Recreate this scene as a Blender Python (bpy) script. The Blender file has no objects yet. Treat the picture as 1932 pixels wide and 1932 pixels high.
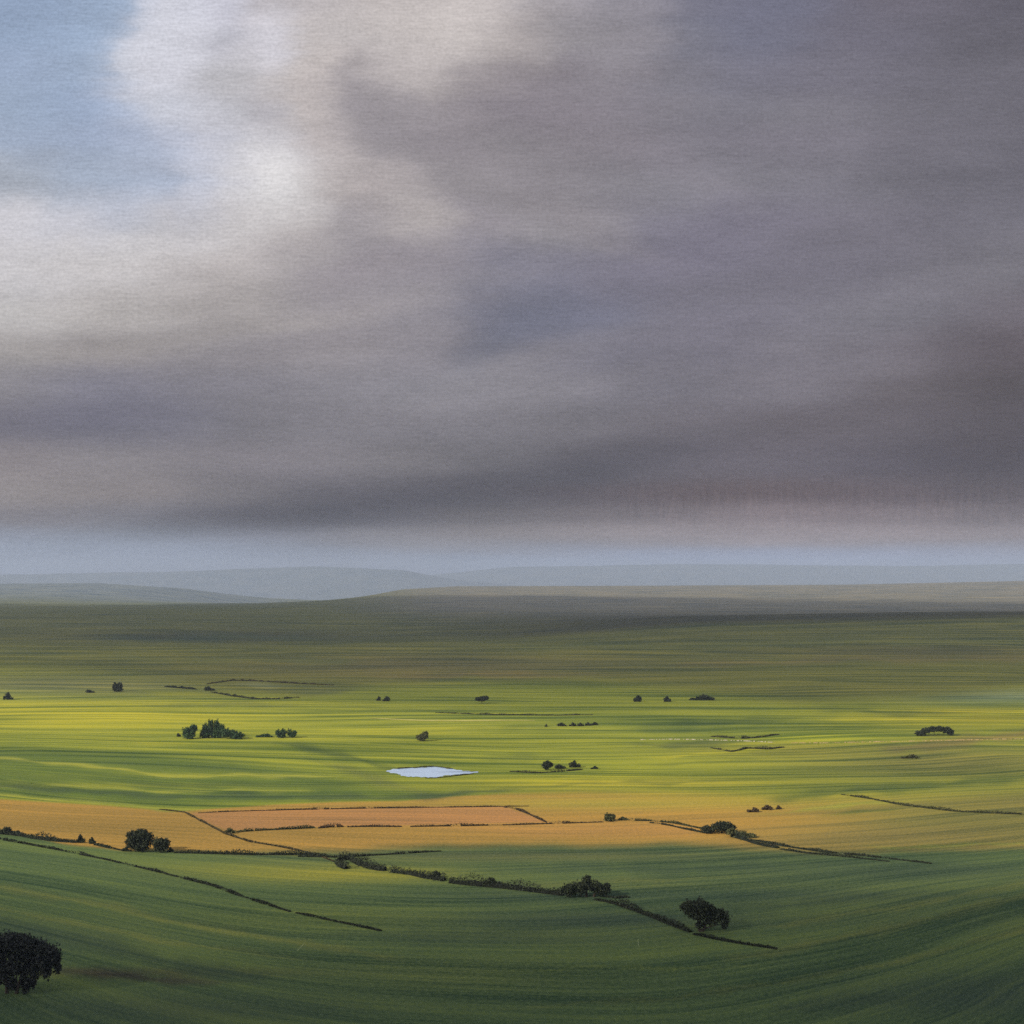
import bpy, math, random
import numpy as np
from mathutils import Vector

# ----------------------------------------------------------------------------------------------
#  A wide valley seen from a hill brow: broken cloud, one sunlit band of fields, hedges and trees.
#  Distances are metres.  x = right, y = away from the viewer, z = up.  Positions read from the
#  photograph (1932 px wide there) are turned into points of the terrain with ground_at().
# ----------------------------------------------------------------------------------------------
scene = bpy.context.scene
col = scene.collection
rng = np.random.default_rng(7)
random.seed(7)

PHOTO = 1932.0
FOC = 1.374                      # focal length in picture widths
HORIZON = 1085.0
PITCH = math.atan((HORIZON - PHOTO / 2) / PHOTO / FOC)
CAM = np.array([0.0, 0.0, 95.0])
SUN_EL = math.radians(27)
SUN_AZ = math.radians(35)        # behind the viewer's left shoulder
TO_SUN = Vector((-math.cos(SUN_EL) * math.cos(SUN_AZ), -math.cos(SUN_EL) * math.sin(SUN_AZ), math.sin(SUN_EL)))


def lin(c):
    out = []
    for v in c:
        v = v / 255.0
        out.append(v / 12.92 if v <= 0.04045 else ((v + 0.055) / 1.055) ** 2.4)
    return out


def pixel_dir(px, row):
    a = (px / PHOTO - 0.5) / FOC
    b = -(row / PHOTO - 0.5) / FOC
    c, s = math.cos(PITCH), math.sin(PITCH)
    d = np.array([a, c - b * s, s + b * c])
    return d / np.linalg.norm(d)


def project(x, y, z):
    """ground points -> picture coordinates (used only to read field positions off the photograph)"""
    dz = z - CAM[2]
    c, s = math.cos(PITCH), math.sin(PITCH)
    depth = np.maximum(y * c + dz * s, 1.0)
    up = -y * s + dz * c
    return (x / depth * FOC + 0.5) * PHOTO, (0.5 - up / depth * FOC) * PHOTO


def sstep(a, b, v):
    t = np.clip((v - a) / (b - a), 0, 1)
    return t * t * (3 - 2 * t)


# ------------------------------------------------------------------------------------- terrain
_r = np.random.default_rng(21)
NEAR_W = [(_r.uniform(130, 330), _r.uniform(-0.5, 0.5), _r.uniform(0, 6.28), _r.uniform(.25, .6)) for _ in range(9)]
MID_W = [(_r.uniform(420, 900), _r.uniform(-0.5, 0.5), _r.uniform(0, 6.28), _r.uniform(.35, .8)) for _ in range(9)]


def tprof(pts, D, x):
    """a ridge line read off the photograph: heights (m) of a ridge standing D metres away"""
    xs = np.array([(p[0] / PHOTO - .5) / FOC * D for p in pts])
    zs = np.array([CAM[2] - (p[1] - HORIZON) / PHOTO / FOC * D for p in pts])
    return np.interp(x, xs, zs)


R_NEAR = [(-600, 1189), (0, 1189), (300, 1189), (700, 1196), (970, 1190), (1150, 1178), (1320, 1166), (1600, 1159), (1932, 1152), (2500, 1150)]
R_FAR = [(-600, 1098), (0, 1101), (180, 1100), (330, 1110), (480, 1134), (560, 1142), (640, 1143), (700, 1130), (760, 1112), (860, 1106), (1200, 1105), (1600, 1103), (1932, 1096), (2500, 1094)]


def height(x, y):
    x = np.asarray(x, float)
    y = np.asarray(y, float)
    z = np.zeros(np.broadcast(x, y).shape)
    near = 1 - sstep(650, 900, y)
    mid = sstep(600, 900, y) * (1 - sstep(2500, 3500, y))
    for L, sk, ph, am in NEAR_W:
        z = z + near * am * 1.1 * np.sin(6.283 * (y + sk * x) / L + ph + 0.004 * x)
    for L, sk, ph, am in MID_W:
        z = z + mid * am * 1.3 * np.sin(6.283 * (y + sk * x) / L + ph + 0.0012 * x)
    # the ground lifts at both sides of the foreground: a shallow bowl
    z = z + 7.0 * sstep(60, 330, np.abs(x)) * (1 - sstep(330, 620, y))
    # a level spot for the pond
    k = np.exp(-(((x + 33) / 70) ** 2 + ((y - 672) / 60) ** 2) ** 2)
    z = z * (1 - k)
    # two long rises, the nearer edge and the far plateau, then the land falls away
    h1 = tprof(R_NEAR, 2500.0, x)
    w1 = np.where(y < 2500, np.exp(-((y - 2500) / 420) ** 2), np.exp(-((y - 2500) / 500) ** 2))
    z = z + w1 * (h1 - 0)
    h2 = tprof(R_FAR, 8000.0, x)
    w2 = np.where(y < 8000, np.exp(-((y - 8000) / 1900) ** 2), np.exp(-((y - 8000) / 700) ** 2))
    z = z + w2 * h2
    z = z - 260 * sstep(8200, 10500, y)
    return z


def ground_at(px, row):
    d = pixel_dir(px, row)
    t = 40.0
    prev = t
    while t < 9000:
        p = CAM + d * t
        if p[2] < float(height(p[0], p[1])):
            lo, hi = prev, t
            for _ in range(40):
                m = (lo + hi) / 2
                p = CAM + d * m
                if p[2] < float(height(p[0], p[1])):
                    hi = m
                else:
                    lo = m
            p = CAM + d * hi
            return np.array([p[0], p[1], float(height(p[0], p[1]))])
        prev = t
        t *= 1.004
    raise ValueError((px, row))


# ------------------------------------------------------------------------------------ materials
class NT:
    def __init__(self, tree):
        self.t = tree

    def n(self, kind, **kw):
        nd = self.t.nodes.new(kind)
        for k, v in kw.items():
            if k == 'ins':
                for i, val in v.items():
                    if hasattr(val, 'is_output') or isinstance(val, bpy.types.NodeSocket):
                        self.t.links.new(val, nd.inputs[i])
                    else:
                        nd.inputs[i].default_value = val
            else:
                setattr(nd, k, v)
        return nd

    def math(self, op, a, b=0.0, c=0.0, clamp=False):
        nd = self.n('ShaderNodeMath', operation=op, ins={0: a, 1: b, 2: c})
        nd.use_clamp = clamp
        return nd.outputs[0]

    def mix(self, f, a, b, blend='MIX'):
        nd = self.n('ShaderNodeMix', data_type='RGBA', blend_type=blend, ins={0: f, 6: a, 7: b})
        return nd.outputs[2]

    def rng(self, v, a, b, c=0.0, d=1.0, smooth=False):
        nd = self.n('ShaderNodeMapRange', ins={0: v, 1: a, 2: b, 3: c, 4: d})
        nd.interpolation_type = 'SMOOTHSTEP' if smooth else 'LINEAR'
        return nd.outputs[0]

    def noise(self, vec, scale, detail=3.0, rough=0.5, dist=0.0):
        nd = self.n('ShaderNodeTexNoise', ins={'Vector': vec, 'Scale': scale, 'Detail': detail, 'Roughness': rough, 'Distortion': dist})
        return nd.outputs['Fac']


def new_mat(name, rough=0.9, spec=0.1):
    m = bpy.data.materials.new(name)
    m.use_nodes = True
    b = m.node_tree.nodes['Principled BSDF']
    b.inputs['Roughness'].default_value = rough
    b.inputs['Specular IOR Level'].default_value = spec
    return m, NT(m.node_tree), b


def leaf_mat(name, dark, light):
    m, t, b = new_mat(name, 0.75, 0.15)
    g = t.n('ShaderNodeNewGeometry')
    tc = t.n('ShaderNodeTexCoord')
    clump = t.noise(tc.outputs['Object'], 0.55, 2)
    f = t.math('ADD', t.math('MULTIPLY', g.outputs['Random Per Island'], .55), t.math('MULTIPLY', clump, .6))
    f = t.rng(f, .25, .9)
    t.t.links.new(t.mix(f, (*dark, 1), (*light, 1)), b.inputs['Base Color'])
    return m


def plain_noise_mat(name, a, b_, scale, rough=0.95, stretch=(1, 1, 1)):
    m, t, b = new_mat(name, rough, 0.1)
    tc = t.n('ShaderNodeTexCoord')
    mp = t.n('ShaderNodeMapping', ins={'Vector': tc.outputs['Object'], 'Scale': stretch})
    f = t.rng(t.noise(mp.outputs[0], scale, 5, .6), .3, .7)
    t.t.links.new(t.mix(f, (*a, 1), (*b_, 1)), b.inputs['Base Color'])
    return m


M_DARK = leaf_mat('dark_foliage', (.008, .011, .008), (.038, .046, .022))
M_NAVY = leaf_mat('navy_foliage', (.009, .010, .012), (.030, .033, .027))  # blue-tinged dark leaves of the broad tree
M_GREEN = leaf_mat('green_foliage', (.010, .024, .012), (.045, .085, .028))
M_OLIVE = leaf_mat('olive_foliage', (.020, .024, .012), (.085, .085, .030))
M_HEDGE = leaf_mat('hedge_foliage', (.009, .012, .009), (.036, .044, .022))
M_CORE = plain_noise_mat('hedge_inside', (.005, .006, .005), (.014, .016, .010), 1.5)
M_DRYHEDGE = leaf_mat('dry_hedge_foliage', (.035, .025, .012), (.11, .085, .035))
M_BROWNHEDGE = leaf_mat('brown_hedge_foliage', (.024, .017, .011), (.085, .056, .028))
M_BARK = plain_noise_mat('bark', (.018, .014, .011), (.05, .04, .03), 3.0, stretch=(1, 1, .25))
M_STONE = plain_noise_mat('pale_stone', (.26, .22, .15), (.46, .40, .31), .3)
M_RUST = plain_noise_mat('tawny_stone', (.24, .17, .07), (.40, .28, .14), .3)
M_TRACK = plain_noise_mat('pale_track', (.28, .25, .05), (.44, .38, .12), .05)
M_STALK = plain_noise_mat('dry_stalk', (.22, .25, .13), (.36, .38, .22), 4.0)


# -------------------------------------------------------------------------------- mesh helpers
def mesh_obj(name, verts, faces, mats, parent=None, loc=(0, 0, 0), fmat=None, smooth=False):
    me = bpy.data.meshes.new(name)
    me.from_pydata([tuple(map(float, v)) for v in verts], [], [tuple(map(int, f)) for f in faces])
    for m in mats:
        me.materials.append(m)
    if fmat is not None:
        me.polygons.foreach_set('material_index', np.asarray(fmat, np.int32))
    if smooth:
        me.polygons.foreach_set('use_smooth', np.ones(len(me.polygons), bool))
    me.update()
    o = bpy.data.objects.new(name, me)
    col.objects.link(o)
    if parent:
        o.parent = parent
    else:
        o.location = loc
    return o


def tag(o, label, cat, group=None):
    o['label'] = label
    o['category'] = cat
    if group:
        o['group'] = group
    return o


def structure(o):
    o['kind'] = 'structure'
    return o


def leaf_quads(centres, size, r, flat=0.0):
    """many small bent leaf sprays, one quad each, random orientation"""
    n = len(centres)
    a = r.normal(size=(n, 3))
    a /= np.linalg.norm(a, axis=1, keepdims=True)
    b = r.normal(size=(n, 3))
    b -= a * (a * b).sum(1, keepdims=True)
    b /= np.linalg.norm(b, axis=1, keepdims=True)
    s = size * r.uniform(.55, 1.35, (n, 1))
    q = s * r.uniform(.45, .9, (n, 1))
    v = np.empty((n, 4, 3))
    v[:, 0] = centres - a * s
    v[:, 1] = centres + b * q
    v[:, 2] = centres + a * s
    v[:, 3] = centres - b * q
    f = np.arange(n * 4).reshape(n, 4)
    return v.reshape(-1, 3), f


def tube(p0, p1, r0, r1, sides=7, bend=0.0, segs=4, r=None):
    p0, p1 = np.array(p0, float), np.array(p1, float)
    ax = p1 - p0
    L = np.linalg.norm(ax)
    ax /= L
    u = np.cross(ax, [0.3, 0.8, 0.1])
    u /= np.linalg.norm(u)
    w = np.cross(ax, u)
    off = (r.normal(size=3) if r is not None else np.zeros(3)) * bend * L
    V, F = [], []
    for i in range(segs + 1):
        t = i / segs
        c = p0 + (p1 - p0) * t + off * math.sin(math.pi * t)
        rad = r0 + (r1 - r0) * t
        if i == 0:
            rad *= 1.25
        for k in range(sides):
            th = 6.2832 * k / sides
            V.append(c + rad * (u * math.cos(th) + w * math.sin(th)))
        if i:
            for k in range(sides):
                a, b = (i - 1) * sides + k, (i - 1) * sides + (k + 1) % sides
                F.append((a, b, b + sides, a + sides))
    F.append(tuple(range(segs * sides, (segs + 1) * sides)))
    return V, F


def join(parts):
    V, F, n = [], [], 0
    for v, f in parts:
        V.extend(v)
        F.extend([tuple(i + n for i in q) for q in f])
        n += len(v)
    return V, F


TREE_N = 0


def plant(name, label, cat, px, row, lobes, mat, group=None, stems=((0, 0),), dens=1.0, seed=None, leaf=None, trunk_r=None):
    """A tree or bush standing at a spot of the terrain.  lobes: (dx, up, rx, rh) read in photograph
    pixels about the foot, turned into metres at its distance; the crown is as deep as it is wide."""
    global TREE_N
    TREE_N += 1
    r = np.random.default_rng(1000 + TREE_N if seed is None else seed)
    P = ground_at(px, row)
    m = math.hypot(P[1], P[0]) / (PHOTO * FOC)          # metres per photograph pixel there
    root = bpy.data.objects.new(name, None)
    root.empty_display_size = 1.0
    root.location = P
    col.objects.link(root)
    tag(root, label, cat, group)
    size = leaf if leaf else max(.28, 1.15 * m)
    L = [(dx * m, up * m, rx * m, rh * m) for dx, up, rx, rh in lobes]
    # crown
    cs = []
    for (dx, up, rx, rh) in L:
        area = rx * rh * 3.2
        n = int(dens * np.clip(30 + 7.5 * area / size ** 2, 40, 2600))
        p = r.normal(size=(n, 3))
        p /= np.linalg.norm(p, axis=1, keepdims=True)
        rad = r.uniform(.25, 1.0, (n, 1)) ** .55
        # uneven outline: the radius swells and shrinks with direction
        k = 1 + .22 * np.sin(3.1 * p[:, :1] * 2 + r.uniform(0, 6)) * np.sin(4.3 * p[:, 2:] + r.uniform(0, 6)) + .13 * r.normal(size=(n, 1))
        q = p * rad * k * np.array([rx, rx * .9, rh]) + np.array([dx, r.uniform(-.25, .25) * rx, up])
        cs.append(q)
    cs = np.concatenate(cs)
    cs[:, 2] = np.maximum(cs[:, 2], size * .25)
    v, f = leaf_quads(cs, size, r)
    mesh_obj('crown', v, f, [mat], root)
    # trunk and limbs
    top = max(up for _, up, _, _ in L)
    tr = trunk_r * m if trunk_r else max(.12, top * .045)
    parts = []
    for i, (sx, lean) in enumerate(stems):
        t0 = (sx * m, 0, -.3)
        t1 = (sx * m + lean * m, 0, top * .62)
        parts.append(tube(t0, t1, tr, tr * .5, bend=.03, r=r))
    for (dx, up, rx, rh) in L:
        sx = min(stems, key=lambda s: abs(s[0] * m - dx))[0] * m
        st = (sx + (dx - sx) * .15, 0, min(up * .45, top * .5))
        parts.append(tube(st, (dx, r.uniform(-.3, .3) * rx, up + rh * .25), tr * .45, tr * .12, sides=5, bend=.06, r=r))
        for _ in range(2):
            e = np.array([dx, 0, up]) + r.normal(size=3) * np.array([rx, rx, rh]) * .45
            if e[2] > .3:
                parts.append(tube((dx, 0, up * .75), e, tr * .22, tr * .07, sides=4, segs=2, r=r))
    V, F = join(parts)
    mesh_obj('trunk', V, F, [M_BARK], root)
    return root


def bush(label, px, row, w, h, mat=None, group=None, name='bush', cat='bush', seed=None, dens=1.0):
    """a low round plant, w x h photograph pixels, leaves right down to the ground"""
    r = random.Random(int(px * 7 + row) if seed is None else seed)
    n = 3 if w < 12 else (4 if w < 26 else 7)
    lobes = []
    peak = r.uniform(-.25, .25)
    for i in range(n):
        t = (i + .5) / n - .5 + r.uniform(-.05, .05)
        e = max(.5, 1 - 1.0 * abs(t - peak)) * r.uniform(.75, 1.2)     # one side stands higher than the other
        lobes.append((t * w * .8, h * .40 * e, w / n * r.uniform(.5, .8), h * .46 * e))
    lobes.append((peak * w * .5, h * .58, w * .17, h * .34))
    return plant(name, label, cat, px, row, lobes, mat or M_DARK, group, dens=dens * .7)


def drape(pts, step):
    """photograph polyline -> evenly spaced terrain points"""
    P = np.array([ground_at(*p) for p in pts])
    seg = np.linalg.norm(np.diff(P[:, :2], axis=0), axis=1)
    s = np.concatenate([[0], np.cumsum(seg)])
    n = max(2, int(s[-1] / step))
    q = np.linspace(0, s[-1], n + 1)
    # gentle smoothing of the corners
    x = np.interp(q, s, P[:, 0])
    y = np.interp(q, s, P[:, 1])
    if n > 12:
        w = 3 if n < 40 else min(9, (n // 6) * 2 + 1)
        ker = np.ones(w) / w
        xp = np.pad(x, w // 2, mode='edge')
        yp = np.pad(y, w // 2, mode='edge')
        x = np.convolve(xp, ker, 'valid')
        y = np.convolve(yp, ker, 'valid')
    return np.stack([x, y, height(x, y)], 1)


HEDGE_N = 0


def hedge(label, pts, hpx, mat=None, wide=1.3, group='hedges between the fields', name='hedge', cat='hedge', ragged=.6, taper=True):
    """a grown hedge following the ground: a lumpy core clothed in leaf sprays"""
    global HEDGE_N
    HEDGE_N += 1
    r = np.random.default_rng(500 + HEDGE_N)
    C = ground_at(*pts[len(pts) // 2])
    m = math.hypot(C[0], C[1]) / (PHOTO * FOC)
    H = hpx * m
    W = max(H * wide * .5, .5)
    size = max(.22, .8 * m)
    P = drape(pts, max(size * 1.2, .6))
    n = len(P)
    T = np.gradient(P[:, :2], axis=0)
    T /= np.maximum(np.linalg.norm(T, axis=1, keepdims=True), 1e-6)
    N = np.stack([-T[:, 1], T[:, 0]], 1)
    ii = np.arange(n)
    hv = np.zeros(n)
    for L, a in ((37, .35), (13, .3), (5, .25)):
        hv += a * np.sin(ii / L * 6.28 * size + r.uniform(0, 6)) + .10 * r.normal(size=n)
    hh = H * np.clip(1 + ragged * hv, .25, 1.9)
    if taper:
        e = np.minimum(ii, n - 1 - ii) / max(n * .12, 2)
        hh *= np.clip(.35 + .65 * e, 0, 1)
    org = P[n // 2]
    gapn = np.convolve(r.normal(size=n + 8), np.ones(9) / 3.0, 'valid')
    keep = gapn > (-2.2 if hpx >= 4 else -1.35)          # bare places in the poorer hedges
    V, F = [], []
    prof = ((-1, -.15), (-.8, .55), (0, .85), (.8, .55), (1, -.15))
    for i in range(n):
        for a, b in prof:
            jw = 1 + .15 * r.normal()
            V.append((P[i, 0] + N[i, 0] * a * W * .75 * jw - org[0], P[i, 1] + N[i, 1] * a * W * .75 * jw - org[1], P[i, 2] + b * hh[i] * .72 - org[2]))
        if i:
            if keep[i] and keep[i - 1]:
                for k in range(4):
                    q = (i - 1) * 5 + k
                    F.append((q, q + 1, q + 6, q + 5))
    per = int(np.clip(3.5 * H * W * (np.linalg.norm(P[1] - P[0])) / size ** 3 + 7, 7, 34))
    idx = np.repeat(ii, np.where(keep, per, np.maximum(1, per // 5)))
    k = len(idx)
    th = r.uniform(-.15, 3.29, k)
    rad = r.uniform(.7, 1.25, k) * (1 + .25 * np.sin(idx * size * .9 + r.uniform(0, 6)))
    lat = np.cos(th) * W * .85 * rad
    up = np.abs(np.sin(th)) * hh[idx] * rad
    al = r.uniform(-.5, .5, k) * np.linalg.norm(P[1] - P[0])
    c = np.stack([P[idx, 0] + N[idx, 0] * lat + T[idx, 0] * al - org[0], P[idx, 1] + N[idx, 1] * lat + T[idx, 1] * al - org[1], P[idx, 2] + up - org[2]], 1)
    v, f = leaf_quads(c, size, r)
    base, nf = len(V), len(F)
    V = np.concatenate([np.array(V), v])
    F = F + [tuple(int(j) + base for j in q) for q in f]
    o = mesh_obj(name, V, F, [M_CORE, mat or M_HEDGE], loc=org, fmat=[0] * nf + [1] * len(f))
    return tag(o, label, cat, group)


def stone_line(label, pts, hpx, mat, gap=.35, name='dry_stone_wall', group=None):
    """a low tumbled line of field stones"""
    r = np.random.default_rng(len(pts) * 31 + int(pts[0][0]))
    C = ground_at(*pts[0])
    m = math.hypot(C[0], C[1]) / (PHOTO * FOC)
    H = hpx * m
    P = drape(pts, H * 1.1)
    org = P[len(P) // 2]
    V, F = [], []
    for p in P:
        if r.random() < gap:
            continue
        b = len(V)
        s = H * r.uniform(.5, 1.0)
        c = p - org + np.array([r.normal() * .1, r.normal() * .2, 0]) * H
        for dx, dy, dz in ((-1, -1, -.4), (1, -1, -.4), (1, 1, -.4), (-1, 1, -.4), (-.75, -.7, 1), (.7, -.75, .95), (.75, .7, 1.05), (-.7, .75, .9)):
            V.append(c + np.array([dx * s * r.uniform(.5, .85), dy * s * .5, dz * s * .6 * r.uniform(.8, 1.2)]))
        F += [(b, b + 1, b + 5, b + 4), (b + 1, b + 2, b + 6, b + 5), (b + 2, b + 3, b + 7, b + 6), (b + 3, b, b + 4, b + 7), (b + 4, b + 5, b + 6, b + 7), (b + 3, b + 2, b + 1, b)]
    o = mesh_obj(name, V, F, [mat], loc=org)
    return tag(o, label, 'stone wall', group)


def path_strip(pts, w, mat, name='path'):
    P = drape(pts, 12.0)
    n = len(P)
    T = np.gradient(P[:, :2], axis=0)
    T /= np.linalg.norm(T, axis=1, keepdims=True)
    N = np.stack([-T[:, 1], T[:, 0]], 1)
    V, F = [], []
    for i in range(n):
        ww = w * (.25 + .75 * min(1, min(i, n - 1 - i) / (n * .25)))
        for a in (-1, -.33, .33, 1):
            x, y = P[i, 0] + N[i, 0] * ww * a / 2, P[i, 1] + N[i, 1] * ww * a / 2
            V.append((x, y, float(height(x, y)) + .12))
        if i:
            for k in range(3):
                q = (i - 1) * 4 + k
                F.append((q, q + 1, q + 5, q + 4))
    return structure(mesh_obj(name, V, F, [mat]))


# ---------------------------------------------------------------------------------------- ground
def build_ground():
    ys = np.concatenate([np.linspace(-4000, 100, 24)[:-1], np.geomspace(100, 8400, 1000), np.linspace(8500, 11500, 30)])
    nx = 620
    s = np.linspace(-1, 1, nx)
    s = np.sign(s) * (0.55 * np.abs(s) + .45 * np.abs(s) ** 5)       # finer in the middle of the valley
    X = s[None, :] * (330 + 1.05 * np.maximum(ys, 0) + np.where(ys < 100, 3000 * (100 - ys) / 4100, 0))[:, None]
    Y = np.repeat(ys[:, None], nx, 1)
    Z = height(X, Y)
    ny = len(ys)
    co = np.stack([X, Y, Z], -1).reshape(-1, 3)
    i = np.arange(ny - 1)[:, None] * nx + np.arange(nx - 1)[None, :]
    F = np.stack([i, i + 1, i + nx + 1, i + nx], -1).reshape(-1, 4)
    me = bpy.data.meshes.new('ground')
    me.vertices.add(len(co))
    me.vertices.foreach_set('co', co.ravel())
    me.loops.add(F.size)
    me.loops.foreach_set('vertex_index', F.ravel().astype(np.int32))
    me.polygons.add(len(F))
    me.polygons.foreach_set('loop_start', np.arange(0, F.size, 4, dtype=np.int32))
    me.polygons.foreach_set('use_smooth', np.ones(len(F), bool))
    me.update()
    me.validate()

    # ---- land cover: crops and pasture, with some painted light, shade and haze (albedo) --------------------------------
    px, row = project(X, Y, Z)
    px, row = px.ravel(), row.ravel()
    row = np.where(Y.ravel() < 150, 2600, row)
    px = np.clip(px, -900, 2900)
    wob = 4 * np.sin(px / 83 + 1) + 3 * np.sin(px / 37 + 2.2) + 2 * np.sin(px / 17)

    def line(pts):
        return np.interp(px, [p[0] for p in pts], [p[1] for p in pts])

    C = np.empty((len(px), 3))
    C[:] = (.062, .092, .034)                                   # lush pasture

    def lay(mask, c):
        C[:] = C * (1 - mask[:, None]) + np.array(c)[None, :] * mask[:, None]

    def poly(pts, soft):
        P = np.array(pts, float)
        sd = np.full(len(px), 1e9)
        inside = np.zeros(len(px), bool)
        k = len(P)
        for a in range(k):
            x0, y0 = P[a]
            x1, y1 = P[(a + 1) % k]
            dx, dy = x1 - x0, y1 - y0
            t = np.clip(((px - x0) * dx + (row - y0) * dy * 9) / (dx * dx + dy * dy * 9 + 1e-9), 0, 1)
            sd = np.minimum(sd, np.hypot((px - x0 - t * dx) / 3, row - y0 - t * dy))
            c = ((y0 > row) != (y1 > row)) & (px < (x1 - x0) * (row - y0) / (y1 - y0 + 1e-9) + x0)
            inside ^= c
        sd = np.where(inside, sd, -sd)
        return sstep(-soft, soft, sd)

    def blob(cx, cy, rx, ry):
        return np.exp(-(((px - cx) / rx) ** 2 + ((row - cy) / ry) ** 2))

    # golden stubble band, its lower and upper edges
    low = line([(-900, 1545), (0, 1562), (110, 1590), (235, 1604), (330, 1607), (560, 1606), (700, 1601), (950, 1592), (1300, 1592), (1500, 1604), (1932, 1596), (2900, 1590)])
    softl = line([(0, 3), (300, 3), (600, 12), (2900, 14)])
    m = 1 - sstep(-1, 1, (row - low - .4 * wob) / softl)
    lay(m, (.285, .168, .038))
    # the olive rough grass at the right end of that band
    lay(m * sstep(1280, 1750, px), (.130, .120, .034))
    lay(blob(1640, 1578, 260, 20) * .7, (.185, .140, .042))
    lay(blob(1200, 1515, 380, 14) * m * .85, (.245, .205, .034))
    # yellow green pasture above
    up = line([(-900, 1500), (0, 1508), (200, 1520), (330, 1531), (520, 1518), (640, 1513), (760, 1511), (860, 1502), (960, 1497), (1100, 1494), (1300, 1500), (1500, 1508), (1932, 1490), (2900, 1470)])
    softu = line([(-900, 2), (900, 2), (1100, 12), (1500, 22), (2900, 30)])
    past = 1 - sstep(-1, 1, (row - up) / softu)
    m_gold = m * (1 - past) * (1 - .6 * sstep(1300, 1700, px))
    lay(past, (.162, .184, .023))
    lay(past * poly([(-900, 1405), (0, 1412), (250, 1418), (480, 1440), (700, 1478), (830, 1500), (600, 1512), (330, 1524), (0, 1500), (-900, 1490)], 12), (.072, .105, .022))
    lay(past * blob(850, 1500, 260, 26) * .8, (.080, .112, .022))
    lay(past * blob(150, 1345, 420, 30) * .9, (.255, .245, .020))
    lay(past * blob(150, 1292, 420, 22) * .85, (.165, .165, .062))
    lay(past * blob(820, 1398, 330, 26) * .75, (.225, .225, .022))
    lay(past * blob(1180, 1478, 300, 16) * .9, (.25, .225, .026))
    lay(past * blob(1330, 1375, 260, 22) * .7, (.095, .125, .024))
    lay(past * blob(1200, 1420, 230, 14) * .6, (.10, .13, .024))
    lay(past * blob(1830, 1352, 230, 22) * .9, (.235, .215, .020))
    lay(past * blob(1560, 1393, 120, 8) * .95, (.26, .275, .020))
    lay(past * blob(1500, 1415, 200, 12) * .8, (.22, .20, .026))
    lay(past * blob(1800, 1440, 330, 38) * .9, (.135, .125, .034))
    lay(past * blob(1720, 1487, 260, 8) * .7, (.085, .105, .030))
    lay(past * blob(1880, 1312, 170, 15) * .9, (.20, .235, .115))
    lay(past * blob(200, 1482, 330, 5) * .5, (.16, .17, .024))
    lay(past * blob(420, 1462, 240, 4) * .5, (.15, .165, .024))
    # orange ploughed rectangle and its lower strip
    lay(poly([(362, 1534), (470, 1528), (560, 1526), (860, 1522), (955, 1522), (1035, 1551), (760, 1557), (640, 1558), (428, 1567), (385, 1550)], 1.5) * .8, (.315, .152, .058))
    lay(poly([(820, 1560), (1140, 1553), (1260, 1553), (1330, 1566), (1300, 1578), (1000, 1578)], 9) * .9, (.305, .168, .046))
    # a painted patch of sunlight, then lighter and darker tones of the near pasture
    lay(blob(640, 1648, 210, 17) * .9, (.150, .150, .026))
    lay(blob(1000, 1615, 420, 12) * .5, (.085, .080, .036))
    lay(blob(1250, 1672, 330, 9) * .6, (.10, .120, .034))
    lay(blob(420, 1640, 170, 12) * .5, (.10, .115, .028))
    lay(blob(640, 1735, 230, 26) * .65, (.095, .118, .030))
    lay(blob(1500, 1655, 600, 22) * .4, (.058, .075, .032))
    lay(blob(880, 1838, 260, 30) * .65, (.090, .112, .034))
    lay(blob(250, 1835, 300, 10) * .6, (.045, .040, .022))  # painted shadow trailing from the broad tree
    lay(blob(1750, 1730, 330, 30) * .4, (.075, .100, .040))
    # dark shade of the near pasture put into the ground colour
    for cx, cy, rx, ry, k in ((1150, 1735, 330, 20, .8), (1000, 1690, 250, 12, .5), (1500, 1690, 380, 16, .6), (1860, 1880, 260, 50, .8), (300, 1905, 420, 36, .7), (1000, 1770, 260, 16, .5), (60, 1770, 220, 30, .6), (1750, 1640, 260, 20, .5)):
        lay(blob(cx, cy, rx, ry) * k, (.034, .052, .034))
    # moor above the pasture
    mo = line([(-900, 1258), (0, 1262), (250, 1276), (420, 1302), (560, 1312), (700, 1296), (900, 1286), (1150, 1290), (1300, 1304), (1500, 1326), (1750, 1318), (1932, 1298), (2900, 1290)])
    mm = 1 - sstep(-1, 1, (row - mo) / line([(-900, 26), (350, 22), (480, 8), (620, 8), (760, 18), (2900, 22)]))
    lay(mm, (.122, .125, .026))
    lay(mm * blob(800, 1255, 420, 26) * .7, (.105, .088, .036))
    lay(mm * (1 - sstep(1185, 1240, row)), (.098, .102, .026))
    lay(mm * blob(430, 1200, 330, 11) * .75, (.030, .034, .022))
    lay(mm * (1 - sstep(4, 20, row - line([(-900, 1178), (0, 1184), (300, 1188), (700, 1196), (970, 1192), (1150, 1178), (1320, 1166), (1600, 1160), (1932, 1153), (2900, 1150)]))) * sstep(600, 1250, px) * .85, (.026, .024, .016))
    lay(mm * blob(1750, 1230, 300, 14) * .5, (.10, .080, .038))
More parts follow.
